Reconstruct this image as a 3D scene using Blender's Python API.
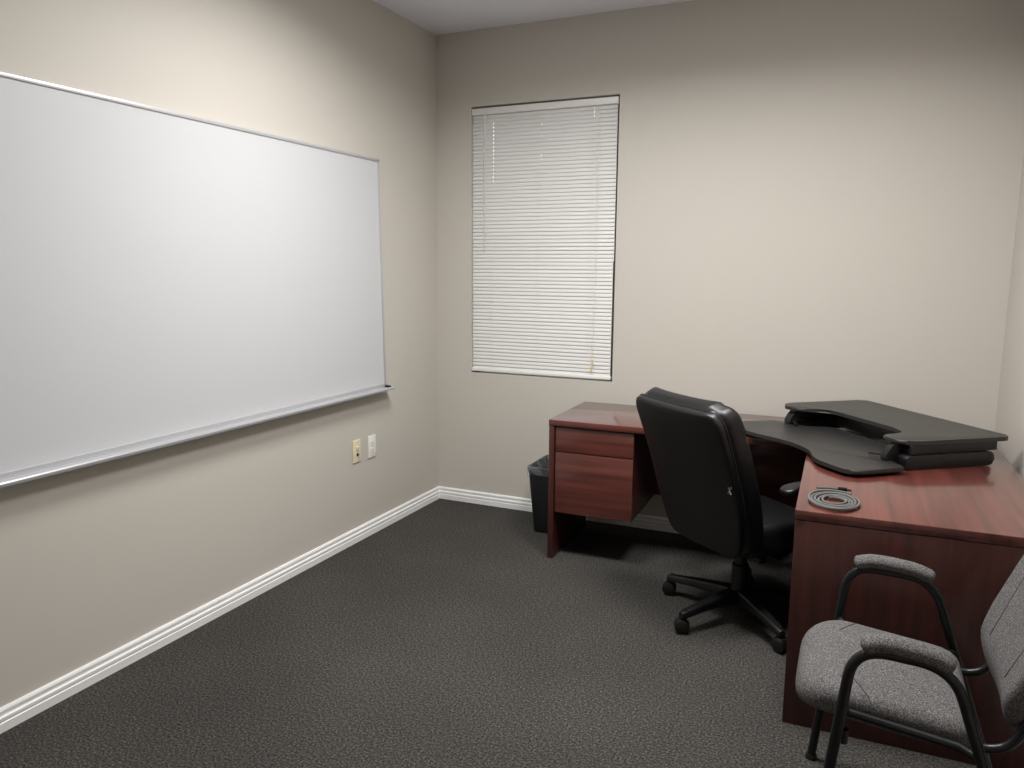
import bpy, bmesh, math, random
from mathutils import Vector, Matrix
from mathutils.bvhtree import BVHTree
random.seed(7)
for o in list(bpy.data.objects):
    bpy.data.objects.remove(o, do_unlink=True)
S = bpy.context.scene
COL = S.collection
PI = math.pi

# ------------------------------------------------------------------ camera
cam_data = bpy.data.cameras.new('camera')
cam = bpy.data.objects.new('camera', cam_data)
COL.objects.link(cam)
S.camera = cam
F_PX = 763.5
cam_data.sensor_fit = 'HORIZONTAL'
cam_data.sensor_width = 36.0
cam_data.lens = 36.0 * F_PX / 1024.0
cam_data.clip_start = 0.02
YAW, PITCH, ROLL = 0.42469, -0.14951, 0.00759
cy, sy, cp, sp, cr, sr = math.cos(YAW), math.sin(YAW), math.cos(PITCH), math.sin(PITCH), math.cos(ROLL), math.sin(ROLL)
fw = Vector((-sy * cp, cy * cp, sp))
rt = Vector((cy, sy, 0))
up = rt.cross(fw)
r2 = cr * rt + sr * up
u2 = -sr * rt + cr * up
M = Matrix((r2, u2, -fw)).transposed().to_4x4()
M.translation = Vector((2.4494, -4.2528, 1.4980))
cam.matrix_world = M

# ------------------------------------------------------------------ world, exposure
S.view_settings.view_transform = 'Standard'
S.view_settings.look = 'None'
S.view_settings.gamma = 1.0
S.view_settings.use_curve_mapping = False
S.view_settings.exposure = 0.12
W = bpy.data.worlds.new('sky')
S.world = W
W.use_nodes = True
wn = W.node_tree
wn.nodes.clear()
wo = wn.nodes.new('ShaderNodeOutputWorld')
wb = wn.nodes.new('ShaderNodeBackground')
wb.inputs['Color'].default_value = (0.92, 0.96, 1.0, 1)
wb.inputs['Strength'].default_value = 1.2
wn.links.new(wb.outputs[0], wo.inputs['Surface'])
LAMP_POWER = 33.5
LAMP_SPOTS = [(1.16, -1.74), (2.2, -1.74)]

for _x, _y in LAMP_SPOTS:
    _l = bpy.data.lights.new('troffer_lamp', 'AREA')
    _l.shape = 'SQUARE'
    _l.size = 0.54
    _l.energy = LAMP_POWER
    _l.color = (1.0, 0.985, 0.972)
    _l.spread = math.radians(160)      # louvred panel: cuts off towards the ceiling line
    _o = bpy.data.objects.new('troffer_lamp', _l)
    _o.location = (_x, _y, 2.874)
    COL.objects.link(_o)

# ------------------------------------------------------------------ materials
def srgb(r, g, b):
    f = lambda c: (c / 255 / 12.92) if c / 255 <= 0.04045 else ((c / 255 + 0.055) / 1.055) ** 2.4
    return (f(r), f(g), f(b), 1)

def mat(name, col, rough=0.5, metal=0.0, spec=0.5, coat=0.0):
    m = bpy.data.materials.new(name)
    m.use_nodes = True
    b = m.node_tree.nodes['Principled BSDF']
    b.inputs['Base Color'].default_value = col
    b.inputs['Roughness'].default_value = rough
    b.inputs['Metallic'].default_value = metal
    b.inputs['Specular IOR Level'].default_value = spec
    b.inputs['Coat Weight'].default_value = coat
    return m

def nodes(m):
    nt = m.node_tree
    return nt, nt.nodes['Principled BSDF']

def noise_bump(m, scale, strength, dist=0.002, stretch=(1, 1, 1), detail=3):
    nt, b = nodes(m)
    tc = nt.nodes.new('ShaderNodeTexCoord')
    mp = nt.nodes.new('ShaderNodeMapping')
    mp.inputs['Scale'].default_value = stretch
    nz = nt.nodes.new('ShaderNodeTexNoise')
    nz.inputs['Scale'].default_value = scale
    nz.inputs['Detail'].default_value = detail
    bp = nt.nodes.new('ShaderNodeBump')
    bp.inputs['Strength'].default_value = strength
    bp.inputs['Distance'].default_value = dist
    nt.links.new(tc.outputs['Object'], mp.inputs['Vector'])
    nt.links.new(mp.outputs[0], nz.inputs['Vector'])
    nt.links.new(nz.outputs['Fac'], bp.inputs['Height'])
    nt.links.new(bp.outputs[0], b.inputs['Normal'])
    return nz

def speckle(m, cols, scale, stretch=(1, 1, 1), detail=2.0, big=None):
    nt, b = nodes(m)
    tc = nt.nodes.new('ShaderNodeTexCoord')
    mp = nt.nodes.new('ShaderNodeMapping')
    mp.inputs['Scale'].default_value = stretch
    nz = nt.nodes.new('ShaderNodeTexNoise')
    nz.inputs['Scale'].default_value = scale
    nz.inputs['Detail'].default_value = detail
    rp = nt.nodes.new('ShaderNodeValToRGB')
    e = rp.color_ramp.elements
    e[0].position, e[0].color = cols[0]
    e[1].position, e[1].color = cols[-1]
    for p, c in cols[1:-1]:
        k = e.new(p)
        k.color = c
    nt.links.new(tc.outputs['Object'], mp.inputs['Vector'])
    nt.links.new(mp.outputs[0], nz.inputs['Vector'])
    nt.links.new(nz.outputs['Fac'], rp.inputs['Fac'])
    out = rp.outputs['Color']
    if big:
        sc, lo, hi = big
        n2 = nt.nodes.new('ShaderNodeTexNoise')
        n2.inputs['Scale'].default_value = sc
        n2.inputs['Detail'].default_value = 3
        nt.links.new(tc.outputs['Object'], n2.inputs['Vector'])
        mr = nt.nodes.new('ShaderNodeMapRange')
        mr.inputs['From Min'].default_value = 0.3
        mr.inputs['From Max'].default_value = 0.7
        mr.inputs['To Min'].default_value = lo
        mr.inputs['To Max'].default_value = hi
        nt.links.new(n2.outputs['Fac'], mr.inputs['Value'])
        mx = nt.nodes.new('ShaderNodeMix')
        mx.data_type = 'RGBA'
        mx.blend_type = 'MULTIPLY'
        mx.inputs['Factor'].default_value = 1
        nt.links.new(out, mx.inputs['A'])
        nt.links.new(mr.outputs['Result'], mx.inputs['B'])
        out = mx.outputs['Result']
    nt.links.new(out, b.inputs['Base Color'])
    return nz

def wood(name, axis, dark, light, rough=0.35):
    m = mat(name, light, rough, 0, 0.5, 1.0)
    nodes(m)[1].inputs['Coat Roughness'].default_value = 0.14
    st = [34, 34, 34]
    st['xyz'.index(axis)] = 1.6
    speckle(m, [(0.28, dark), (0.5, tuple((a + c) / 2 for a, c in zip(dark, light))), (0.72, light)], 1.0, tuple(st), 6.0, (2.5, 0.86, 1.1))
    return m

WALL = mat('wall_paint', srgb(197, 192, 183), 0.62, 0, 0.3)
noise_bump(WALL, 160, 0.06, 0.001)
CEIL = mat('ceiling_paint', srgb(232, 234, 243), 0.9, 0, 0.2)
noise_bump(CEIL, 60, 0.15, 0.002)
TRIM = mat('white_trim_paint', srgb(238, 238, 237), 0.35)
CARPET = mat('grey_loop_carpet', srgb(70, 68, 64), 0.95, 0, 0.1)
speckle(CARPET, [(0.36, srgb(30, 29, 29)), (0.5, srgb(60, 59, 57)), (0.64, srgb(101, 97, 90))], 128, (1, 1, 1), 5.0, (1.3, 0.86, 1.14)).inputs['Roughness'].default_value = 0.75
BOARD = mat('whiteboard_enamel', srgb(200, 201, 203), 0.33, 0, 0.4)
ALU = mat('brushed_aluminium', srgb(190, 191, 194), 0.36, 0.35)
noise_bump(ALU, 60, 0.08, 0.0005, (1, 0.05, 20))
BLACKCAP = mat('black_plastic_cap', srgb(28, 28, 30), 0.45)
WHITEPL = mat('white_plastic', srgb(232, 231, 226), 0.4)
BEIGEPL = mat('ivory_plastic', srgb(226, 215, 184), 0.4)
DARKHOLE = mat('dark_socket', srgb(22, 20, 18), 0.6)
SCREW = mat('steel_screw', srgb(160, 158, 150), 0.35, 0.9)
SLAT = mat('white_vinyl_slat', srgb(220, 219, 216), 0.45, 0, 0.4)
RAIL = mat('white_metal_rail', srgb(232, 231, 228), 0.4)
CORD = mat('white_cord', srgb(225, 222, 212), 0.8)
TASSEL = mat('yellowed_tassel', srgb(214, 190, 120), 0.5)
CLEARWAND = mat('clear_plastic_wand', srgb(225, 225, 222), 0.2)
nodes(CLEARWAND)[1].inputs['Alpha'].default_value = 0.45
GLASS = mat('window_glass', (1, 1, 1, 1), 0.02)
nodes(GLASS)[1].inputs['Transmission Weight'].default_value = 1.0
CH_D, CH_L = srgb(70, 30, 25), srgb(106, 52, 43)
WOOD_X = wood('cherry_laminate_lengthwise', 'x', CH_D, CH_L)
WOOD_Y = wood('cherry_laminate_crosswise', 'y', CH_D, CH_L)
WOOD_Z_SHADE = wood('cherry_laminate_upright_shaded', 'z', srgb(58, 27, 23), srgb(82, 39, 33), 0.4)  # same laminate, darkened: shade of the upright panels painted into the colour
nodes(WOOD_Z_SHADE)[1].inputs['Coat Weight'].default_value = 0.25
LEATHER = mat('black_leather', srgb(14, 14, 16), 0.4, 0, 0.5)
noise_bump(LEATHER, 220, 0.18, 0.001)
BLACKPL = mat('black_nylon', srgb(15, 15, 16), 0.45)
PIPING = mat('black_piping', srgb(34, 34, 36), 0.35)
GREYTAG = mat('grey_plastic_tag', srgb(120, 120, 120), 0.5)
LAMINATE = mat('black_textured_laminate', srgb(44, 43, 42), 0.42, 0, 0.5)
noise_bump(LAMINATE, 500, 0.15, 0.0006)
SATIN = mat('black_satin_steel', srgb(13, 13, 15), 0.42, 0.0)
FABRIC = mat('grey_tweed_fabric', srgb(120, 118, 117), 0.95, 0, 0.15)
speckle(FABRIC, [(0.33, srgb(62, 60, 61)), (0.5, srgb(92, 90, 90)), (0.67, srgb(126, 124, 122))], 290, (1, 1, 1), 2.5)
noise_bump(FABRIC, 520, 0.3, 0.0015)
SEAM_SHADE = mat('dark_seam_crease_shade', srgb(48, 47, 47), 0.8)  # backrest seams, and the painted shade of the seat creases
FRAME = mat('charcoal_powder_steel', srgb(38, 38, 40), 0.33, 0.5)
CABLE = mat('grey_cable_jacket', srgb(98, 98, 97), 0.3)
PLUGM = mat('black_plug', srgb(18, 17, 17), 0.7, 0, 0.2)
BRASS = mat('brass_contact', srgb(176, 130, 82), 0.3, 1.0)
BIN = mat('black_bin_plastic', srgb(30, 31, 35), 0.5)
BAG = mat('clear_bin_liner', srgb(190, 192, 196), 0.22)
_nt, _bs = nodes(BAG)
_tc = _nt.nodes.new('ShaderNodeTexCoord')
_nz = _nt.nodes.new('ShaderNodeTexNoise')
_nz.inputs['Scale'].default_value = 26
_nz.inputs['Detail'].default_value = 3
_mr = _nt.nodes.new('ShaderNodeMapRange')
_mr.inputs['From Min'].default_value = 0.35
_mr.inputs['From Max'].default_value = 0.7
_mr.inputs['To Min'].default_value = 0.05
_mr.inputs['To Max'].default_value = 0.32
_nt.links.new(_tc.outputs['Object'], _nz.inputs['Vector'])
_nt.links.new(_nz.outputs['Fac'], _mr.inputs['Value'])
_nt.links.new(_mr.outputs['Result'], _bs.inputs['Alpha'])
GAP_SHADE = mat('window_frame_gap_shade', srgb(96, 93, 90), 0.5)  # frame darkened to paint in the shadow of the gaps beside the blind
LAMPMAT = mat('lamp_diffuser', srgb(255, 255, 255), 0.6)
_b = nodes(LAMPMAT)[1]
_b.inputs['Emission Color'].default_value = (1.0, 0.985, 0.972, 1)
_b.inputs['Emission Strength'].default_value = 9.0

# ------------------------------------------------------------------ mesh helpers
def BM():
    return bmesh.new()

def obj(name, bm, m, parent=None, angle=38, loc=None):
    bmesh.ops.recalc_face_normals(bm, faces=bm.faces[:])
    lim = math.radians(angle)
    for e in bm.edges:
        e.smooth = not (len(e.link_faces) == 2 and e.calc_face_angle(0) > lim)
    for f in bm.faces:
        f.smooth = True
    me = bpy.data.meshes.new(name)
    bm.to_mesh(me)
    bm.free()
    me.materials.append(m)
    o = bpy.data.objects.new(name, me)
    COL.objects.link(o)
    if parent:
        o.parent = parent
    if loc:
        o.location = loc
    return o

def thing(name, label, cat, loc=(0, 0, 0), rotz=0.0, group=None):
    o = bpy.data.objects.new(name, None)
    o.empty_display_size = 0.1
    COL.objects.link(o)
    o.location = loc
    o.rotation_euler = (0, 0, rotz)
    o['label'] = label
    o['category'] = cat
    if group:
        o['group'] = group
    return o

def tag(o, label, cat, group=None):
    o['label'] = label
    o['category'] = cat
    if group:
        o['group'] = group
    return o

def struct(name, bm, m, parent=None, label=None, angle=38):
    o = obj(name, bm, m, parent, angle)
    if not parent:
        o['kind'] = 'structure'
    if label:
        o['label'] = label
        o['category'] = name.split('_')[0]
    return o

def box(bm, x0, x1, y0, y1, z0, z1, bev=0.0, seg=2, mtx=None):
    c = bmesh.ops.create_cube(bm, size=1.0)
    vs = c['verts']
    for v in vs:
        v.co = Vector(((x0 + x1) / 2 + v.co.x * (x1 - x0), (y0 + y1) / 2 + v.co.y * (y1 - y0), (z0 + z1) / 2 + v.co.z * (z1 - z0)))
    es = list({e for v in vs for e in v.link_edges})
    if bev > 0:
        r = bmesh.ops.bevel(bm, geom=es, offset=bev, segments=seg, profile=0.5, affect='EDGES')
        vs = list({v for f in r['faces'] for v in f.verts} | {v for v in vs if v.is_valid})
    if mtx:
        for v in vs:
            v.co = mtx @ v.co
    return vs

def prism(bm, pts, z0, z1, bev=0.0, seg=2, mtx=None):
    vb = [bm.verts.new((p[0], p[1], z0)) for p in pts]
    vt = [bm.verts.new((p[0], p[1], z1)) for p in pts]
    n = len(pts)
    fb = bm.faces.new(list(reversed(vb)))
    ft = bm.faces.new(vt)
    for i in range(n):
        bm.faces.new((vb[i], vb[(i + 1) % n], vt[(i + 1) % n], vt[i]))
    vs = vb + vt
    if bev > 0:
        es = list(fb.edges) + list(ft.edges)
        r = bmesh.ops.bevel(bm, geom=es, offset=bev, segments=seg, profile=0.5, affect='EDGES')
        vs = list({v for f in r['faces'] for v in f.verts} | {v for v in vs if v.is_valid})
    if mtx:
        for v in vs:
            v.co = mtx @ v.co
    return vs

def fillet(pts, rad, n=6, closed=True):
    out = []
    N = len(pts)
    for i in range(N):
        p = Vector(pts[i])
        if not closed and i in (0, N - 1):
            out.append(p)
            continue
        a = Vector(pts[i - 1])
        b = Vector(pts[(i + 1) % N])
        r = rad[i] if isinstance(rad, (list, tuple)) else rad
        da, db = (a - p), (b - p)
        la, lb = da.length, db.length
        da.normalize()
        db.normalize()
        d = min(r, la * 0.48, lb * 0.48)
        if d < 1e-5:
            out.append(p)
            continue
        s, e = p + da * d, p + db * d
        for k in range(n + 1):
            t = k / n
            out.append((1 - t) ** 2 * s + 2 * t * (1 - t) * p + t * t * e)
    return out

def smooth_path(pts, n=6):
    P = [Vector(p) for p in pts]
    out = []
    for i in range(len(P) - 1):
        p0 = P[max(i - 1, 0)]
        p1, p2 = P[i], P[i + 1]
        p3 = P[min(i + 2, len(P) - 1)]
        for k in range(n):
            t = k / n
            out.append(0.5 * ((2 * p1) + (-p0 + p2) * t + (2 * p0 - 5 * p1 + 4 * p2 - p3) * t * t + (-p0 + 3 * p1 - 3 * p2 + p3) * t ** 3))
    out.append(P[-1])
    return out

def tube(bm, path, rad, seg=10, closed=False, cap=True, flat=1.0, upv=None):
    P = [Vector(p) for p in path]
    n = len(P)
    rings = []
    prev = None
    for i in range(n):
        if closed:
            t = P[(i + 1) % n] - P[i - 1]
        else:
            t = P[min(i + 1, n - 1)] - P[max(i - 1, 0)]
        t.normalize()
        if upv is not None:
            nn = Vector(upv) - t * t.dot(Vector(upv))
        elif prev is None:
            a = Vector((0, 0, 1)) if abs(t.z) < 0.9 else Vector((1, 0, 0))
            nn = a - t * t.dot(a)
        else:
            nn = prev - t * t.dot(prev)
        nn.normalize()
        prev = nn
        bb = t.cross(nn)
        r = rad[i] if isinstance(rad, (list, tuple)) else rad
        rings.append([bm.verts.new(P[i] + r * (math.cos(2 * PI * k / seg) * bb + flat * math.sin(2 * PI * k / seg) * nn)) for k in range(seg)])
    m = n if closed else n - 1
    for i in range(m):
        A, B = rings[i], rings[(i + 1) % n]
        for k in range(seg):
            bm.faces.new((A[k], A[(k + 1) % seg], B[(k + 1) % seg], B[k]))
    if cap and not closed:
        bm.faces.new(list(reversed(rings[0])))
        bm.faces.new(rings[-1])

def lathe(bm, prof, seg=24, mtx=None):
    rings = []
    for r, z in prof:
        if r < 1e-6:
            rings.append([bm.verts.new((0, 0, z))])
        else:
            rings.append([bm.verts.new((r * math.cos(2 * PI * k / seg), r * math.sin(2 * PI * k / seg), z)) for k in range(seg)])
    for A, B in zip(rings, rings[1:]):
        for k in range(seg):
            k2 = (k + 1) % seg
            if len(A) == 1 and len(B) == 1:
                continue
            if len(A) == 1:
                bm.faces.new((A[0], B[k2], B[k]))
            elif len(B) == 1:
                bm.faces.new((A[k], A[k2], B[0]))
            else:
                bm.faces.new((A[k], A[k2], B[k2], B[k]))
    for R in (rings[0], rings[-1]):
        if len(R) > 1:
            bm.faces.new(R)
    if mtx:
        for R in rings:
            for v in R:
                v.co = mtx @ v.co

def pillow(bm, outline, half, er, deform=None, inner=7, crown=0.0, erings=5):
    """rounded cushion over a 2D outline: w = thickness axis from -half to half, edge radius er."""
    cx = sum(p[0] for p in outline) / len(outline)
    cyy = sum(p[1] for p in outline) / len(outline)
    R = sum(math.hypot(p[0] - cx, p[1] - cyy) for p in outline) / len(outline)
    prof = []
    for k in range(erings + 1):
        a = PI / 2 * k / erings
        prof.append((er * (1 - math.cos(a)), half - er + er * math.sin(a)))
    s_last = 1 - er / R
    rows = [(1 - d / R, w) for d, w in prof]
    for k in range(1, inner + 1):
        s = s_last * (1 - k / inner)
        rows.append((s, half + crown * (1 - (s / s_last) ** 2)))
    full = [(s, -w) for s, w in reversed(rows)] + ([(1, 0)] if half - er > 0.004 else []) + rows
    seq = []
    for s, w in full:
        if s < 1e-6:
            seq.append([bm.verts.new(deform(cx, cyy, w) if deform else (cx, cyy, w))])
        else:
            seq.append([bm.verts.new(deform(cx + (p[0] - cx) * s, cyy + (p[1] - cyy) * s, w) if deform else (cx + (p[0] - cx) * s, cyy + (p[1] - cyy) * s, w)) for p in outline])
    n = len(outline)
    for A, B in zip(seq, seq[1:]):
        for k in range(n):
            k2 = (k + 1) % n
            if len(A) == 1:
                bm.faces.new((A[0], B[k2], B[k]))
            elif len(B) == 1:
                bm.faces.new((A[k], A[k2], B[0]))
            else:
                bm.faces.new((A[k], A[k2], B[k2], B[k]))

def resample(pts, n):
    P = [Vector(p) for p in pts]
    L = [0]
    for i in range(len(P)):
        L.append(L[-1] + (P[(i + 1) % len(P)] - P[i]).length)
    out = []
    j = 0
    for k in range(n):
        d = L[-1] * k / n
        while L[j + 1] < d:
            j += 1
        t = (d - L[j]) / max(L[j + 1] - L[j], 1e-9)
        out.append(P[j].lerp(P[(j + 1) % len(P)], t))
    return out

# ------------------------------------------------------------------ room shell
RX, FY, H = 3.085, -4.75, 2.894
WX0, WX1, WZ0, WZ1 = 0.243, 1.1665, 0.850, 2.458
T = 0.12
b = BM(); box(b, -T, RX + T, FY - T, T, -0.1, 0)
struct('floor', b, CARPET)
b = BM(); box(b, -T, RX + T, FY - T, T, H, H + 0.1)
struct('ceiling', b, CEIL)
b = BM(); box(b, -T, 0, FY, T, 0, H)
struct('wall_left', b, WALL)
b = BM(); box(b, RX, RX + T, FY, T, 0, H)
struct('wall_right', b, WALL)
b = BM(); box(b, -T, RX + T, FY - T, FY, 0, H)
struct('wall_front', b, WALL)
b = BM()
xs = [0, WX0, WX1, RX]
zs = [0, WZ0, WZ1, H]
fr = {}
for y in (0, T):
    for i, x in enumerate(xs):
        for j, z in enumerate(zs):
            fr[(y, i, j)] = b.verts.new((x, y, z))
for y in (0, T):
    for i in range(3):
        for j in range(3):
            if (i, j) != (1, 1):
                b.faces.new((fr[(y, i, j)], fr[(y, i + 1, j)], fr[(y, i + 1, j + 1)], fr[(y, i, j + 1)]))
ring = [(1, 1), (2, 1), (2, 2), (1, 2)]
for k in range(4):
    a, c = ring[k], ring[(k + 1) % 4]
    b.faces.new((fr[(0,) + a], fr[(0,) + c], fr[(T,) + c], fr[(T,) + a]))
outer = [(0, 0), (1, 0), (2, 0), (3, 0), (3, 1), (3, 2), (3, 3), (2, 3), (1, 3), (0, 3), (0, 2), (0, 1)]
for k in range(12):
    a, c = outer[k], outer[(k + 1) % 12]
    b.faces.new((fr[(0,) + a], fr[(0,) + c], fr[(T,) + c], fr[(T,) + a]))
struct('wall_back', b, WALL)

# window unit behind the blind
b = BM()
fwid = 0.035
box(b, WX0, WX0 + fwid, 0.046, 0.115, WZ0, WZ1, 0.003)
box(b, WX1 - fwid, WX1, 0.046, 0.115, WZ0, WZ1, 0.003)
box(b, WX0, WX1, 0.046, 0.115, WZ1 - fwid, WZ1, 0.003)
box(b, WX0, WX1, 0.075, 0.115, WZ0, WZ0 + fwid, 0.003)
box(b, WX0, WX1, 0.078, 0.112, (WZ0 + WZ1) / 2 - 0.02, (WZ0 + WZ1) / 2 + 0.02, 0.003)
win = struct('window_1', b, GAP_SHADE)
b = BM(); box(b, WX0 + 0.01, WX1 - 0.01, 0.094, 0.098, WZ0 + 0.01, WZ1 - 0.01)
obj('window_pane', b, GLASS, win)

# baseboards: moulded profile (thickness, height)
BASE = [(0, 0), (0.016, 0), (0.016, 0.030), (0.013, 0.033), (0.013, 0.036), (0.0155, 0.039), (0.0155, 0.049), (0.010, 0.053), (0.0095, 0.061), (0.0115, 0.064), (0.0115, 0.070), (0.008, 0.0765), (0, 0.078)]
def baseboard(name, o, along, out, length):
    b = BM()
    A = [b.verts.new(Vector(o) + Vector(out) * t + Vector((0, 0, z))) for t, z in BASE]
    B = [b.verts.new(Vector(o) + Vector(along) * length + Vector(out) * t + Vector((0, 0, z))) for t, z in BASE]
    n = len(BASE)
    for k in range(n):
        b.faces.new((A[k], A[(k + 1) % n], B[(k + 1) % n], B[k]))
    b.faces.new(A); b.faces.new(B)
    struct(name, b, TRIM, angle=25)
baseboard('baseboard_left', (0, FY, 0), (0, 1, 0), (1, 0, 0), -FY)
baseboard('baseboard_back', (0, 0, 0), (1, 0, 0), (0, -1, 0), RX)
baseboard('baseboard_right', (RX, FY, 0), (0, 1, 0), (-1, 0, 0), -FY)

# ceiling troffers (above the frame, they light the room)
for i, (lx, ly) in enumerate(LAMP_SPOTS):
    t = thing('ceiling_light', ['square recessed ceiling light panel nearer the whiteboard wall', 'square recessed ceiling light panel nearer the desk wall'][i], 'ceiling light', (lx, ly, H), 0, 'ceiling light panels')
    b = BM()
    hw = 0.30
    for (x0, x1, y0, y1) in ((-hw, hw, -hw, -hw + 0.025), (-hw, hw, hw - 0.025, hw), (-hw, -hw + 0.025, -hw, hw), (hw - 0.025, hw, -hw, hw)):
        box(b, x0, x1, y0, y1, -0.02, 0, 0.002)
    obj('frame', b, WHITEPL, t)
    b = BM(); box(b, -hw + 0.025, hw - 0.025, -hw + 0.025, hw - 0.025, -0.012, -0.004)
    obj('diffuser', b, LAMPMAT, t)

# ------------------------------------------------------------------ window blind
bl = thing('window_blind', 'white horizontal mini blind, closed, covering the window on the back wall', 'blind', (WX0, 0.0, WZ0))
BW0, BW1 = 0.003, 0.915        # blind width inside the opening
b = BM(); box(b, BW0, BW1, 0.004, 0.036, WZ1 - WZ0 - 0.048, WZ1 - WZ0 - 0.010, 0.003)
obj('headrail', b, RAIL, bl)
b = BM(); box(b, BW0 - 0.001, BW1 - 0.004, 0.004, 0.030, 0.010, 0.030, 0.004)
obj('bottom_rail', b, RAIL, bl)
b = BM()
z_top, z_bot = WZ1 - WZ0 - 0.058, 0.038
NS = 69
LADDERS = [0.142, 0.452, 0.772]
pitch = (z_top - z_bot) / (NS - 1)
tilt = math.radians(68)
for k in range(NS):
    zc = z_bot + k * pitch
    yc = 0.020 + random.uniform(-0.0006, 0.0006)
    cs = []
    for j in range(5):
        s = (j / 4 - 0.5) * 0.0262
        crown = 0.0022 * (1 - (2 * j / 4 - 1) ** 2)
        yy = s * math.cos(tilt) - crown * math.sin(tilt)
        zz = s * math.sin(tilt) + crown * math.cos(tilt)
        cs.append((yc + yy, zc + zz))
    cols = [BW0 + 0.001, BW1 - 0.006 - 0.004 * (k < 30)]
    holes = set()
    fromtop = NS - 1 - k
    if 2 <= fromtop <= 17:
        holes.add(0)
    if fromtop in (3, 6, 11, 12):
        holes.add(1)
    if fromtop in (0, 1, 2):
        holes.add(2)
    for hI, lx in enumerate(LADDERS):
        cols += [lx - 0.0022, lx + 0.0022]
    cols.sort()
    grid = [[b.verts.new((x, y, z)) for (y, z) in cs] for x in cols]
    for i in range(len(cols) - 1):
        ishole = any(abs((cols[i] + cols[i + 1]) / 2 - LADDERS[hh]) < 1e-4 for hh in holes)
        for j in range(4):
            if ishole and j in (1, 2):
                continue
            b.faces.new((grid[i][j], grid[i + 1][j], grid[i + 1][j + 1], grid[i][j + 1]))
obj('slats', b, SLAT, bl, angle=60)
for lx in LADDERS:
    b = BM()
    tube(b, [(lx - 0.004, 0.0045, z_top + 0.012), (lx - 0.004, 0.0045, 0.028)], 0.0008, 6)
    obj('ladder_cord', b, CORD, bl)
b = BM()
tube(b, [(0.088, 0.001, z_top + 0.015), (0.088, 0.0, z_top - 0.02), (0.090, -0.002, z_top - 0.80)], 0.0035, 8)
w_ = obj('tilt_wand', b, CLEARWAND, bl)
b = BM()
for dx, zb in ((0.0, 0.115), (0.009, 0.075)):
    tube(b, smooth_path([(0.802 + dx, 0.002, z_top + 0.012), (0.800 + dx, -0.001, z_top - 0.3), (0.802 + dx * 0.6, -0.001, z_top - 0.9), (0.796 + dx * 0.2, -0.001, zb)], 5), 0.0011, 6)
pc = obj('pull_cord', b, CORD, bl)
for dx, zb in ((0.8, 0.105), (-0.8, 0.065)):
    b = BM()
    lathe(b, [(0.0, 0.030), (0.003, 0.029), (0.0045, 0.012), (0.0055, 0.0), (0.0, 0.0)], 12, Matrix.Translation((0.797 + dx * 0.004, -0.003, zb - 0.01)))
    obj('tassel', b, TASSEL, pc)

# ------------------------------------------------------------------ whiteboard
wbt = thing('whiteboard', 'large white dry erase board with aluminium frame on the left wall', 'whiteboard', (0, 0, 0))
YB, YA, ZB, ZT = -0.640, -3.080, 0.834, 2.081
b = BM(); box(b, 0.002, 0.016, YA + 0.006, YB - 0.006, ZB + 0.006, ZT - 0.006)
obj('writing_surface', b, BOARD, wbt)
b = BM()
fwid = 0.014
box(b, 0.001, 0.021, YA, YB, ZT - fwid, ZT, 0.002)
box(b, 0.001, 0.021, YA, YB, ZB, ZB + fwid, 0.002)
box(b, 0.001, 0.021, YB - fwid, YB, ZB, ZT, 0.002)
box(b, 0.001, 0.021, YA, YA + fwid, ZB, ZT, 0.002)
obj('frame', b, ALU, wbt)
b = BM()
TRAY = [(0.002, ZB + 0.001), (0.022, ZB + 0.001), (0.022, ZB - 0.006), (0.060, ZB - 0.009), (0.066, ZB - 0.002), (0.070, ZB - 0.002), (0.073, ZB - 0.007), (0.071, ZB - 0.017), (0.060, ZB - 0.020), (0.012, ZB - 0.016), (0.002, ZB - 0.020)]
A = [b.verts.new((x, YA, z)) for x, z in TRAY]
B = [b.verts.new((x, YB + 0.022, z)) for x, z in TRAY]
n = len(TRAY)
for k in range(n):
    b.faces.new((A[k], A[(k + 1) % n], B[(k + 1) % n], B[k]))
b.faces.new(A); b.faces.new(B)
tr = obj('marker_tray', b, ALU, wbt, angle=25)
b = BM()
box(b, 0.003, 0.072, YB + 0.0221, YB + 0.030, ZB - 0.020, ZB + 0.002, 0.002)
obj('end_cap', b, ALU, tr)
b = BM(); box(b, 0.0225, 0.050, YB - 0.002, YB + 0.020, ZB - 0.0062, ZB + 0.004, 0.002)
k_ = obj('corner_block', b, BLACKCAP, tr)
k_['label'] = 'small black plastic corner block'

for o_ in wbt.children:
    if o_.name.split('.')[0] in ('writing_surface', 'frame'):
        for v in o_.data.vertices:
            if v.co.y > -1:
                v.co.y += 0.020 - 0.034 * (v.co.z - ZB) / (ZT - ZB)

# ------------------------------------------------------------------ wall plates
def plate_mesh():
    b = BM()
    prism(b, fillet([(-0.0355, -0.063), (0.0355, -0.063), (0.0355, 0.063), (-0.0355, 0.063)], 0.004, 3), 0.0005, 0.007, 0.0022, 2, Matrix(((0, 0, 1, 0), (1, 0, 0, 0), (0, 1, 0, 0), (0, 0, 0, 1))))
    return b
MX = Matrix(((0, 0, 1, 0), (1, 0, 0, 0), (0, 1, 0, 0), (0, 0, 0, 1)))   # prism axis -> +x
p1 = thing('wall_plate', 'ivory wall plate with one dark jack, left of the white outlet', 'wall plate', (0, -0.895, 0.508))
obj('plate', plate_mesh(), BEIGEPL, p1)
b = BM(); box(b, 0.006, 0.012, -0.011, 0.011, 0.005, 0.027, 0.0015)
obj('jack_blank', b, BEIGEPL, p1)
b = BM(); lathe(b, [(0.0, 0.012), (0.004, 0.012), (0.0045, 0.006), (0.0075, 0.006), (0.0075, 0.013), (0.0055, 0.014), (0.0055, 0.0125), (0, 0.0125)], 14, Matrix.Translation((0, 0.0, -0.019)) @ MX)
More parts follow.
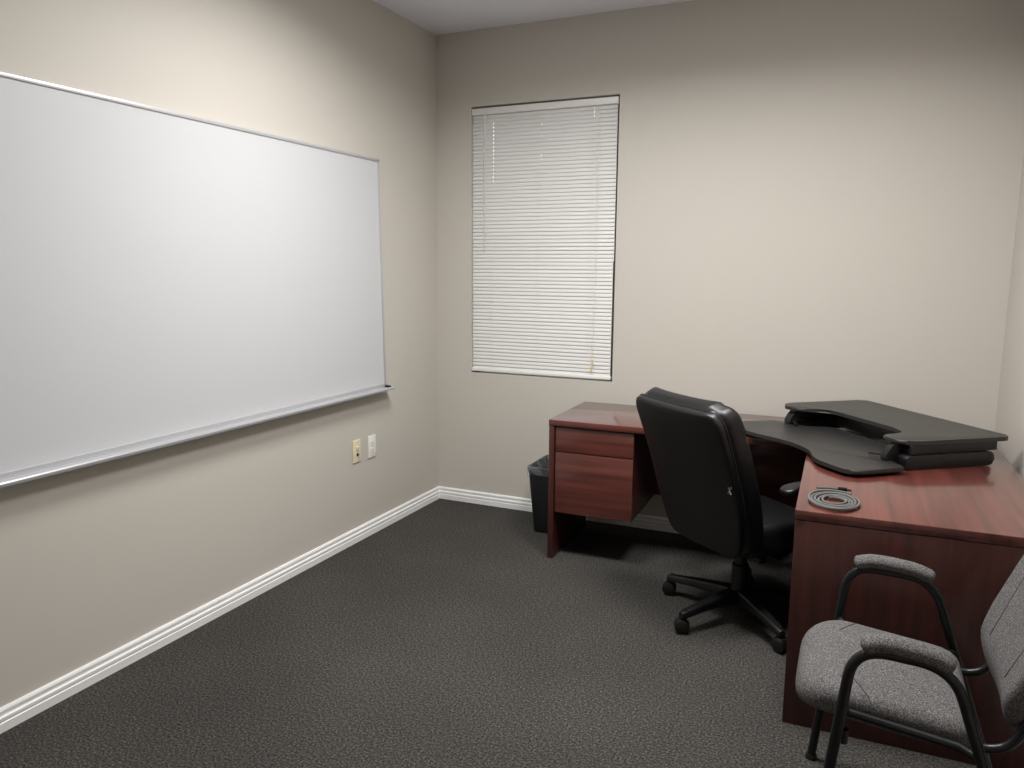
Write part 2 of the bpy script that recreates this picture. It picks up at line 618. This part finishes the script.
j_ = obj('jack', b, DARKHOLE, p1)
j_['label'] = 'dark round jack'
for dz in (-0.048, 0.048):
    b = BM(); lathe(b, [(0, 0.0085), (0.0025, 0.0082), (0.0034, 0.0068), (0, 0.0068)], 12, Matrix.Translation((0, 0, dz)) @ MX)
    obj('screw', b, SCREW, p1)
p2 = thing('power_outlet', 'white duplex power outlet on the left wall near the corner', 'power outlet', (0, -0.752, 0.505))
obj('plate', plate_mesh(), WHITEPL, p2)
for dz in (-0.0195, 0.0195):
    b = BM()
    prism(b, fillet([(-0.017, -0.0145), (0.017, -0.0145), (0.017, 0.0145), (-0.017, 0.0145)], 0.008, 5), 0.006, 0.0095, 0.0008, 1, Matrix.Translation((0, 0, dz)) @ MX)
    r_ = obj('receptacle', b, WHITEPL, p2)
    for (dy, h_) in ((-0.0065, 0.008), (0.0065, 0.0065)):
        b = BM(); box(b, 0.0090, 0.0098, dy - 0.0011, dy + 0.0011, dz - h_ / 2 + 0.002, dz + h_ / 2 + 0.002)
        obj('slot', b, DARKHOLE, r_)
    b = BM(); lathe(b, [(0, 0.0098), (0.0022, 0.0098), (0.0022, 0.009), (0, 0.009)], 10, Matrix.Translation((0, 0, dz - 0.0085)) @ MX)
    obj('ground_hole', b, DARKHOLE, r_)
b = BM(); lathe(b, [(0, 0.0085), (0.0025, 0.0082), (0.0034, 0.0068), (0, 0.0068)], 12, MX)
obj('screw', b, SCREW, p2)

# ------------------------------------------------------------------ L-shaped desk
DX, DY, DTH = 1.0451, -0.6876, 0.0204
dk = thing('office_desk', 'L-shaped cherry laminate desk filling the right corner of the room', 'desk', (DX, DY, 0), DTH)
DH, TT = 0.740, 0.031
MXL, MXR, MY0, DB = 1.240, 2.000, -1.0584, 0.594
b = BM(); box(b, 0, MXL - 0.0008, 0, DB, DH - TT, DH, 0.0018)
obj('return_top', b, WOOD_X, dk)
b = BM(); box(b, MXL, MXR, MY0, DB, DH - TT, DH, 0.0018)
obj('main_top', b, WOOD_Y, dk)
b = BM(); box(b, 0.001, 0.029, 0.003, DB - 0.012, 0, DH - TT - 0.0005, 0.0012)
obj('end_panel', b, WOOD_Z_SHADE, dk)
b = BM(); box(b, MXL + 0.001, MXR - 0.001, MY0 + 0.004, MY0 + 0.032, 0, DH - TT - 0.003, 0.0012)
obj('end_panel', b, WOOD_Z_SHADE, dk)
b = BM(); box(b, MXL + 0.03, MXR - 0.001, DB - 0.032, DB - 0.004, 0, DH - TT - 0.0005, 0.0012)
obj('end_panel', b, WOOD_Z_SHADE, dk)
b = BM(); box(b, 0.0295, MXL + 0.029, DB - 0.05, DB - 0.03, 0.25, DH - TT - 0.0005, 0.001)
obj('modesty_panel', b, WOOD_X, dk)
b = BM(); box(b, MXR - 0.10, MXR - 0.08, MY0 + 0.0325, DB - 0.033, 0.25, DH - TT - 0.0005, 0.001)
obj('modesty_panel', b, WOOD_Y, dk)
b = BM()
PX0, PX1, PY0, PY1, PZ0, PZ1 = 0.0305, 0.440, 0.030, DB - 0.051, 0.252, DH - TT - 0.001
box(b, PX0, PX0 + 0.016, PY0, PY1, PZ0, PZ1)
box(b, PX1 - 0.016, PX1, PY0, PY1, PZ0, PZ1)
box(b, PX0, PX1, PY0, PY1, PZ0, PZ0 + 0.016)
box(b, PX0, PX1, PY0, PY1, PZ1 - 0.016, PZ1)
box(b, PX0, PX1, PY1 - 0.012, PY1, PZ0, PZ1)
obj('pedestal', b, WOOD_Z_SHADE, dk)
for z0, z1 in ((0.252, 0.5715), (0.576, 0.700)):
    b = BM(); box(b, PX0 + 0.003, PX1 + 0.001, 0.012, 0.0295, z0, z1, 0.0015)
    dr = obj('drawer', b, WOOD_X, dk)
    b = BM()
    for (x0, x1, y0, y1) in ((PX0 + 0.025, PX0 + 0.037, 0.0295, 0.45), (PX1 - 0.037, PX1 - 0.025, 0.0295, 0.45), (PX0 + 0.025, PX1 - 0.025, 0.438, 0.45)):
        box(b, x0, x1, y0, y1, z0 + 0.02, z1 - 0.02)
    box(b, PX0 + 0.025, PX1 - 0.025, 0.0295, 0.45, z0 + 0.02, z0 + 0.026)
    obj('drawer_box', b, WOOD_Y, dr)

# cord hanging behind the desk leg
b = BM()
tube(b, smooth_path([(2.262, -0.060, 0.62), (2.262, -0.060, 0.34), (2.245, -0.060, 0.22), (2.205, -0.062, 0.13), (2.19, -0.064, 0.06), (2.22, -0.066, 0.035), (2.252, -0.066, 0.08), (2.262, -0.066, 0.18), (2.275, -0.062, 0.34), (2.275, -0.060, 0.62)], 8), 0.004, 8)
tag(obj('hanging_cable', b, PLUGM), 'thin black cable looped under the desk near the back wall', 'cable')

# ------------------------------------------------------------------ sit-stand desk riser
# local axes: x = u along the back edge, y = v towards the user (front)
RO = Vector((2.539, -0.073, 0))
uv = Vector((0.613, -0.790, 0))
ang = math.atan2(uv.y, uv.x)
# local frame: +x = u, +y = left normal of u = (0.79,0.613) so the user side is -y
rs = thing('desk_riser', 'black sit-stand desk riser, lowered, on the corner of the cherry desk', 'desk riser', (RO.x, RO.y, DH), ang)
def uvp(u, v):
    return (u, -v)
TOP = [uvp(*p) for p in ((-0.030, 0.0), (0.800, 0.0), (0.825, 0.03), (0.822, 0.455), (0.790, 0.505), (0.690, 0.508), (0.668, 0.380), (0.575, 0.350), (0.210, 0.352), (0.145, 0.372), (0.105, 0.480), (0.015, 0.500), (-0.050, 0.455), (-0.055, 0.02))]
b = BM()
prism(b, fillet([(x, y, 0) for x, y in TOP], [0.02, 0.02, 0.03, 0.04, 0.04, 0.03, 0.02, 0.05, 0.05, 0.05, 0.03, 0.02, 0.03, 0.02], 5), 0.0985, 0.115, 0.006, 3)
obj('top_platform', b, LAMINATE, rs)
KT = [uvp(*p) for p in ((-0.050, 0.50), (-0.060, 0.69), (-0.04, 0.745), (0.09, 0.780), (0.200, 0.772), (0.300, 0.735), (0.385, 0.712), (0.470, 0.712), (0.560, 0.728), (0.640, 0.775), (0.700, 0.792), (0.840, 0.785), (0.880, 0.752), (0.868, 0.538), (0.80, 0.525), (0.70, 0.50), (0.66, 0.33), (0.15, 0.33), (0.11, 0.46))]
b = BM()
prism(b, fillet([(x, y, 0) for x, y in KT], [0.02, 0.03, 0.03, 0.06, 0.06, 0.06, 0.06, 0.06, 0.06, 0.06, 0.06, 0.04, 0.03, 0.008, 0.02, 0.03, 0.03, 0.03, 0.03], 5), 0.014, 0.030, 0.006, 3)
obj('keyboard_tray', b, LAMINATE, rs)
VZ = Matrix(((0, 0, 1, 0), (-1, 0, 0, 0), (0, 1, 0, 0), (0, 0, 0, 1)))   # prism drawn in (v, z), extruded along u
for u, s in ((0.012, -1), (0.770, 1)):
    # base rail with rounded ends, seen from the side
    b = BM()
    out = fillet([(0.080, 0.002, 0), (0.490, 0.002, 0), (0.490, 0.058, 0), (0.080, 0.058, 0)], [0.026, 0.02, 0.02, 0.034], 6)
    prism(b, [(p.x, p.y) for p in out], 0, 0.05, 0.003, 2, Matrix.Translation((u, 0, 0)) @ VZ)
    obj('base_rail', b, SATIN, rs)
    b = BM()
    out = fillet([(0.068, 0.062, 0), (0.470, 0.0585, 0), (0.470, 0.0980, 0), (0.068, 0.0980, 0)], 0.006, 3)
    prism(b, [(p.x, p.y) for p in out], 0, 0.044, 0.003, 2, Matrix.Translation((u + 0.003, 0, 0)) @ VZ)
    obj('top_rail', b, SATIN, rs)
    for k in range(2):
        b = BM()
        xx = u + (0.006 if k else 0.034)
        out = fillet([(0.11 + 0.1 * k, 0.038, 0), (0.125 + 0.1 * k, 0.022, 0), (0.40 + 0.05 * k, 0.074, 0), (0.39 + 0.05 * k, 0.088, 0)], 0.007, 3)
        prism(b, [(p.x, p.y) for p in out], 0, 0.012, 0.002, 1, Matrix.Translation((xx - 0.001, 0, 0)) @ VZ)
        obj('lift_arm', b, SATIN, rs)
    # curved fin that hangs the keyboard tray from the wing of the top
    b = BM()
    e_ = -0.045 if s < 0 else 0.0
    out = fillet([(0.34, 0.031, 0), (0.545 + e_, 0.031, 0), (0.540 + e_, 0.055, 0), (0.524 + e_, 0.082, 0), (0.500 + e_, 0.0975, 0), (0.34, 0.0975, 0)], [0, 0.006, 0.015, 0.02, 0.015, 0], 5)
    u1 = u + 0.004 if s < 0 else u - 0.048
    fw_ = 0.046 if s < 0 else 0.030
    prism(b, [(p.x, p.y) for p in out], 0, fw_, 0.005, 3, Matrix.Translation((u1 if s < 0 else u1 + 0.02, 0, 0)) @ VZ)
    br = obj('tray_bracket', b, SATIN, rs)
    b = BM()
    u0 = u1 + (0.046 if s < 0 else 0.02)
    tube(b, smooth_path([(u0, -0.522 - e_, 0.045), (u0 - s * 0.03, -0.535 - e_, 0.044), (u0 - s * 0.06, -0.545 - e_, 0.041)], 4), 0.008, 8, flat=0.5)
    obj('release_lever', b, PLUGM, br)
b = BM()
box(b, 0.063, 0.769, -0.10, -0.06, 0.004, 0.060, 0.004)
obj('cross_bar', b, SATIN, rs)
b = BM()
box(b, 0.063, 0.769, -0.31, -0.27, 0.036, 0.092, 0.004)
obj('cross_bar', b, SATIN, rs)

# ------------------------------------------------------------------ coiled cable
cc = thing('coiled_cable', 'grey cable coiled flat on the near edge of the cherry desk', 'cable', (2.418, -1.590, DH), 0)
b = BM()
path = []
TURNS = 5.2
N = 150
for i in range(N + 1):
    t = i / N
    a = 2.2 - t * TURNS * 2 * PI
    turn = t * TURNS
    wob = 0.006 * math.sin(3.1 * a + turn * 2)
    rx = 0.030 + 0.0545 * t + wob * 0.3
    ry = 0.038 + 0.072 * t + wob * 0.3
    z = 0.0056 + 0.0030 * (0.5 + 0.5 * math.sin(turn * 2.7)) + 0.004 * t
    path.append((rx * math.cos(a), ry * math.sin(a), max(z, 0.0054)))
tube(b, path, 0.0043, 8, flat=1.2)
obj('cable', b, CABLE, cc)
b = BM()
tube(b, smooth_path([(-0.060, 0.098, 0.020), (-0.02, 0.117, 0.019), (0.010, 0.122, 0.017)], 6), 0.0044, 8)
obj('cable', b, CABLE, cc)
b = BM()
box(b, 0.006, 0.036, 0.112, 0.130, 0.010, 0.024, 0.003)
pl = obj('plug', b, PLUGM, cc)
for dy in (-0.004, 0.004):
    b = BM(); box(b, 0.0362, 0.050, 0.121 + dy - 0.001, 0.121 + dy + 0.001, 0.014, 0.020)
    obj('prong', b, BRASS, pl)

# ------------------------------------------------------------------ wastebasket + liner
bx, by = 0.903, -0.200
wbk = thing('wastebasket', 'black rectangular wastebasket beside the left end of the desk', 'wastebasket', (bx, by, 0))
def rrect(hx, hy, r, n=5):
    return fillet([(-hx, -hy, 0), (hx, -hy, 0), (hx, hy, 0), (-hx, hy, 0)], r, n)
def shell(bm, levels):
    rings = []
    for hx, hy, r, z in levels:
        rings.append([bm.verts.new((p.x, p.y, z)) for p in rrect(hx, hy, r)])
    n = len(rings[0])
    for A, B in zip(rings, rings[1:]):
        for k in range(n):
            bm.faces.new((A[k], A[(k + 1) % n], B[(k + 1) % n], B[k]))
    return rings
HB = 0.385
b = BM()
R = shell(b, [(0.080, 0.140, 0.03, 0.0), (0.084, 0.144, 0.03, 0.006), (0.114, 0.164, 0.035, HB - 0.03), (0.118, 0.168, 0.035, HB - 0.028), (0.119, 0.169, 0.035, HB), (0.115, 0.165, 0.035, HB + 0.001), (0.111, 0.161, 0.035, HB - 0.03), (0.081, 0.141, 0.03, 0.01)])
b.faces.new(R[0]); b.faces.new(R[-1])
obj('bin_body', b, BIN, wbk)
b = BM()
rings = []
lv = [(0.088, 0.143, HB - 0.20), (0.103, 0.154, HB - 0.06), (0.112, 0.163, HB + 0.003), (0.116, 0.167, HB + 0.006), (0.1215, 0.1725, HB + 0.002), (0.122, 0.173, HB - 0.02), (0.120, 0.171, HB - 0.050)]
for li, (hx, hy, z) in enumerate(lv):
    ring_ = []
    for i, p in enumerate(rrect(hx, hy, 0.035, 7)):
        j = 1 + (0.010 * math.sin(i * 2.3 + li) if li > 4 else 0.0) + (0.006 if li > 4 else 0)
        zz = z + (0.010 * math.sin(i * 1.1) + 0.006 * math.sin(i * 2.9 + 1) if li == 6 else 0) + (0.0015 * math.sin(i * 1.7) if li in (3,) else 0)
        ring_.append(b.verts.new((p.x * j, p.y * j, zz)))
    rings.append(ring_)
n = len(rings[0])
for A, B in zip(rings, rings[1:]):
    for k in range(n):
        b.faces.new((A[k], A[(k + 1) % n], B[(k + 1) % n], B[k]))
ln = obj('bin_liner', b, BAG, angle=180)
ln.location = (bx, by, 0)
tag(ln, 'clear plastic bin liner folded over the rim of the black wastebasket', 'bin liner')

# ------------------------------------------------------------------ office chair (faces +y locally)
CA = math.radians(40)
HUB = (2.055, -0.945)
oc = thing('office_chair', 'black leather high-back office chair on casters at the desk', 'office chair', (HUB[0], HUB[1], 0), -CA)
for wa in (165, 236, 306.5, 19, 91):
    a = math.radians(wa) + CA
    c, s = math.cos(a), math.sin(a)
    Mz = Matrix.Rotation(a, 4, 'Z')
    b = BM()
    prof = [(0.03, 0.038, 0.072, 0.126), (0.12, 0.031, 0.078, 0.120), (0.22, 0.025, 0.076, 0.110), (0.325, 0.021, 0.068, 0.098), (0.347, 0.014, 0.070, 0.092)]
    rings = []
    for (r, hw, z0, z1) in prof:
        rg = fillet([(-hw, z0, 0), (hw, z0, 0), (hw * 0.8, z1, 0), (-hw * 0.8, z1, 0)], 0.008, 3)
        rings.append([b.verts.new(Mz @ Vector((r, p.x, p.y))) for p in rg])
    n = len(rings[0])
    for A, B in zip(rings, rings[1:]):
        for k in range(n):
            b.faces.new((A[k], A[(k + 1) % n], B[(k + 1) % n], B[k]))
    b.faces.new(rings[0]); b.faces.new(rings[-1])
    lg = obj('leg', b, BLACKPL, oc)
    b = BM()
    sw = random.uniform(-0.8, 0.8) + a
    Cc = Matrix.Translation((0.328 * c, 0.328 * s, 0)) @ Matrix.Rotation(sw, 4, 'Z')
    for sx in (-1, 1):
        Mw = Cc @ Matrix.Translation((0.008, sx * 0.015, 0.0312)) @ Matrix.Rotation(PI / 2, 4, 'X')
        lathe(b, [(0, -0.012), (0.021, -0.012), (0.029, -0.008), (0.031, 0), (0.029, 0.008), (0.021, 0.012), (0, 0.012)], 20, Mw)
    Mh = Cc @ Matrix.Translation((0.004, 0, 0.034)) @ Matrix.Rotation(PI / 2, 4, 'X')
    lathe(b, [(0, -0.018), (0.024, -0.018), (0.029, -0.006), (0.029, 0.006), (0.024, 0.018), (0, 0.018)], 18, Mh)
    tube(b, [(0.325 * c, 0.325 * s, 0.045), (0.325 * c, 0.325 * s, 0.070)], 0.011, 8)
    lathe(b, [(0, 0.104), (0.008, 0.103), (0.012, 0.097), (0.012, 0.092), (0, 0.092)], 14, Matrix.Translation((0.325 * c, 0.325 * s, 0)))
    obj('caster', b, BLACKPL, lg)
b = BM()
lathe(b, [(0, 0.060), (0.042, 0.060), (0.048, 0.075), (0.046, 0.118), (0.036, 0.128), (0, 0.128)], 24)
obj('hub', b, BLACKPL, oc)
b = BM()
lathe(b, [(0, 0.1285), (0.036, 0.1285), (0.036, 0.235), (0.027, 0.238), (0.027, 0.31), (0, 0.31)], 20)
obj('gas_column', b, BLACKPL, oc)
b = BM()
box(b, -0.09, 0.09, -0.13, 0.12, 0.311, 0.350, 0.008)
box(b, -0.21, 0.21, -0.10, -0.06, 0.322, 0.350, 0.005)
box(b, -0.21, 0.21, 0.08, 0.12, 0.322, 0.350, 0.005)
mech = obj('tilt_mechanism', b, BLACKPL, oc)
b = BM()
tube(b, [(-0.09, 0.02, 0.335), (-0.24, 0.02, 0.328), (-0.28, 0.03, 0.322)], [0.006, 0.006, 0.010], 8)
obj('height_lever', b, BLACKPL, mech)
# seat
b = BM()
so = resample(fillet([(-0.235, -0.24, 0), (0.235, -0.24, 0), (0.265, 0.26, 0), (-0.265, 0.26, 0)], [0.09, 0.09, 0.12, 0.12], 8), 56)
def seat_def(x, y, w):
    z = 0.415 + w
    if w > 0:
        z += 0.014 * (abs(x) / 0.26) ** 2 - 0.03 * max(0, (y - 0.12) / 0.14) ** 2
        z -= 0.012 * math.exp(-((abs(x) - 0.165) / 0.012) ** 2)
    else:
        z -= 0.0
    return Vector((x, y + 0.04, z))
pillow(b, [(p.x, p.y) for p in so], 0.064, 0.045, seat_def, 12, 0.008)
obj('seat', b, LEATHER, oc)
# backrest, u across, v up, w thickness (negative = rear)
def back_outline(w0, w1, w2, top, step, n):
    half = [(w0, 0.0), (w0 + 0.036, 0.05), (w1, 0.20), (w1, 0.40), (w2, top - 0.042), (w2 - 0.030, top - 0.016)]
    rad = [0.05, 0.05, 0.1, 0.1, 0.03, 0.02]
    if step:
        half += [(w2 - 0.052, top - 0.016), (w2 - 0.064, top)]
        rad += [0.008, 0.010]
    else:
        half[-1] = (w2 - 0.03, top)
    pts = half + [(-x, y) for x, y in reversed(half)]
    return resample(fillet([(x, y, 0) for x, y in pts], rad + rad[::-1], 6), n)
bo = back_outline(0.215, 0.268, 0.272, 0.652, True, 120)
def spine(v):
    y = -0.165 - 0.290 * v - 0.04 * v * v + 0.012 * math.sin(PI * v / 0.65)
    return y, 0.368 + v * 0.962
def back_def(x, v, w):
    y, z = spine(v)
    d = 0.02
    y2, z2 = spine(v + d)
    t = Vector((0, y2 - y, z2 - z)).normalized()
    nrm = Vector((0, t.z, -t.y))          # forward
    ww = w
    top = max(0, min(1, (v - 0.50) / 0.13))
    if w > 0:
        ww = w * (1.0 + 0.10 * top) - 0.010 * math.exp(-((v - 0.50) / 0.012) ** 2) - 0.008 * math.exp(-((abs(x) - 0.19) / 0.012) ** 2) * (v < 0.55)
        ww += 0.008 * (abs(x) / 0.25) ** 2
    ww += 0.012 * (abs(x) / 0.25) ** 3
    return Vector((x, y, z)) + nrm * ww
b = BM()
pillow(b, [(p.x, p.y) for p in bo], 0.050, 0.040, lambda x, y, w: back_def(x, y, (w if w < 0 else w * (1 - 0.45 * max(0.0, min(1.0, (y - 0.52) / 0.12)))) + 0.010), 30, 0.004, 6)
bk = obj('backrest', b, LEATHER, oc, angle=70)
b = BM()
bs = back_outline(0.195, 0.264, 0.268, 0.642, False, 110)
pillow(b, [(p.x, p.y) for p in bs], 0.022, 0.012, lambda x, y, w: back_def(x, y, -0.043 + w), 14, 0.004, 4)
sh = obj('back_shell', b, LEATHER, oc, angle=70)
b = BM()
tube(b, [back_def(p.x * 1.002, p.y, -0.034) for p in bs], 0.0036, 6, closed=True)
obj('edge_piping', b, PIPING, sh)
b = BM()
cpt = back_def(0.247, 0.330, -0.0690)
for da in (0.6, -0.6):
    d1 = Vector((math.sin(da) * 0.014, 0, math.cos(da) * 0.017))
    tube(b, [cpt - d1, cpt + d1], 0.0028, 6)
tg = obj('cross_tag', b, GREYTAG, sh)
tg['label'] = 'tiny grey cross-shaped tag'
for s in (-1, 1):
    b = BM()
    ol = resample(fillet([(-0.036, -0.12, 0), (0.036, -0.12, 0), (0.032, 0.13, 0), (-0.032, 0.13, 0)], 0.034, 6), 36)
    pillow(b, [(p.x, p.y) for p in ol], 0.015, 0.013, lambda x, y, w: Vector((x + s * 0.287, y + 0.045, 0.640 + w + 0.012 * (1 - (y / 0.13) ** 2))), 6, 0.006)
    ar = obj('armrest', b, LEATHER, oc)
    b = BM()
    tube(b, smooth_path([(s * 0.285, 0.11, 0.628), (s * 0.292, 0.10, 0.55), (s * 0.29, 0.06, 0.42), (s * 0.26, 0.02, 0.345), (s * 0.19, 0.0, 0.336)], 6), 0.014, 8, flat=1.6)
    obj('arm_support', b, BLACKPL, ar)

# ------------------------------------------------------------------ guest chair (faces -x)
gc = thing('guest_chair', 'grey tweed guest armchair with dark steel frame by the desk end panel', 'armchair', (2.62, -2.15, 0))
GX, GY = 2.62, -2.15
def g(x, y, z):
    return Vector((x - GX, y - GY, z))
for yy in (-1.88, -2.42):
    s = 1 if yy > GY else -1
    fo = 0.022 if s < 0 else 0.004
    pts = [(2.403 + fo, yy, 0.004), (2.470 + fo, yy, 0.642), (2.695, yy, 0.634), (2.905, yy, 0.004)]
    P = fillet([g(*p) for p in pts], [0, 0.075, 0.075, 0], 8, closed=False)
    b = BM()
    tube(b, P, 0.0125, 12, flat=1.0)
    fr_ = obj('side_frame', b, FRAME, gc)
    for fx in (2.403 + fo, 2.905):
        b = BM()
        lathe(b, [(0, 0.0), (0.017, 0.0), (0.017, 0.010), (0.0145, 0.016), (0, 0.016)], 14, Matrix.Translation(g(fx + (0.001 if fx < 2.5 else -0.003), yy, 0)))
        obj('foot_cap', b, BLACKPL, fr_)
    # armrest pad
    b = BM()
    ol = [(x, z) for x, z in ((0, 0),)]
    path = smooth_path([g(2.483 + fo, yy, 0.650), g(2.53 + fo, yy, 0.663), g(2.595, yy, 0.662), g(2.65, yy, 0.655), g(2.696, yy, 0.638)], 7)
    nP = len(path)
    rr = []
    for i in range(nP):
        t = i / (nP - 1)
        e = min(t, 1 - t) / 0.10
        rr.append(0.027 * (1 if e >= 1 else math.sqrt(max(0.02, 1 - (1 - e) ** 2))))
    tube(b, path, rr, 14, flat=0.72, upv=(0, 0, 1))
    obj('armrest_pad', b, FABRIC, gc)
    # curved steel arm that carries the backrest
    b = BM()
    yb = GY + s * 0.185
    tube(b, smooth_path([g(2.70, yb, 0.425), g(2.765, yb, 0.418), g(2.800, yb, 0.422), g(2.828, yb, 0.440), g(2.848, yb, 0.475), g(2.866, yb, 0.53)], 6), 0.0105, 10)
    obj('back_support', b, FRAME, gc)
    b = BM()
    tube(b, [g(2.456 + fo, yy - s * 0.004, 0.474), g(2.47 + fo, yy - s * 0.03, 0.462), g(2.72, yy - s * 0.03, 0.438), g(2.762, yy - s * 0.004, 0.432)], 0.010, 10)
    obj('seat_rail', b, FRAME, gc)
    b = BM()
    tube(b, [g(2.485, yy - s * 0.06, 0.400), g(2.485, yy - s * 0.06, 0.365)], 0.011, 10)
    obj('stacking_bumper', b, BLACKPL, gc)
# seat cushion
b = BM()
so = resample(fillet([g(2.362, -1.925, 0), g(2.364, -2.375, 0), g(2.765, -2.370, 0), g(2.765, -1.935, 0)], [0.13, 0.13, 0.06, 0.06], 8), 64)
def gs_def(x, y, w):
    X = x + GX
    z = 0.462 + w
    tfront = max(0, (2.47 - X) / 0.12)
    z -= 0.030 * min(tfront, 1.05) ** 2
    z -= 0.028 * max(0, (X - 2.47) / 0.3)
    return Vector((x, y, z))
pillow(b, [(p.x, p.y) for p in so], 0.037, 0.033, gs_def, 14, 0.010)
b.normal_update()
seat_tree = BVHTree.FromBMesh(b)
gseat = obj('seat', b, FABRIC, gc)
for (xa, ya), (xb, yb) in (((2.492, -2.28), (2.545, -2.375)), ((2.500, -1.955), (2.462, -2.035))):
    b = BM()
    pts = []
    for k in range(9):
        t = k / 8
        q = g(xa + (xb - xa) * t, ya + (yb - ya) * t, 1.0)
        hit = seat_tree.ray_cast(q, Vector((0, 0, -1)))[0]
        if hit:
            pts.append(hit)
    tube(b, pts, 0.0016, 6)
    obj('crease_shade_line', b, SEAM_SHADE, gseat)  # dark line laid on the seat, painting the shade of a crease
# backrest: u = y across, v = height, w = thickness towards the sitter
bo = resample(fillet([(-0.150, 0.0, 0), (0.150, 0.0, 0), (0.222, 0.10, 0), (0.225, 0.34, 0), (0.17, 0.46, 0), (-0.17, 0.46, 0), (-0.225, 0.34, 0), (-0.222, 0.10, 0)], [0.07, 0.07, 0.10, 0.10, 0.10, 0.10, 0.10, 0.10], 6), 80)
BZ0 = 0.455
def gb_prof(v):
    z = BZ0 + v
    if z < 0.54:
        x = 2.818 + 2.6 * (0.54 - z) ** 2
    else:
        x = 2.818 + 0.40 * (z - 0.54)
    return x, z
def gb_def(u, v, w):
    x, z = gb_prof(v)
    xa, za = gb_prof(v + 0.03)
    xb, zb_ = gb_prof(v - 0.03)
    t = Vector((xa - xb, 0, za - zb_)).normalized()
    nrm = Vector((-t.z, 0, t.x))
    conc = 0.02 * (u / 0.225) ** 2
    return Vector((x - GX + 0.030, u, z)) + nrm * (w + conc)
b = BM()
pillow(b, [(p.x, p.y) for p in bo], 0.030, 0.026, gb_def, 12, 0.006)
gb = obj('backrest', b, FABRIC, gc)
for sg in (-1, 1):
    b = BM()
    tube(b, [gb_def(sg * (0.115 + 0.02 * math.sin(k / 9)), 0.10 + 0.30 * k / 14, 0.0325) for k in range(15)], 0.0022, 6)
    obj('seam', b, SEAM_SHADE, gb)
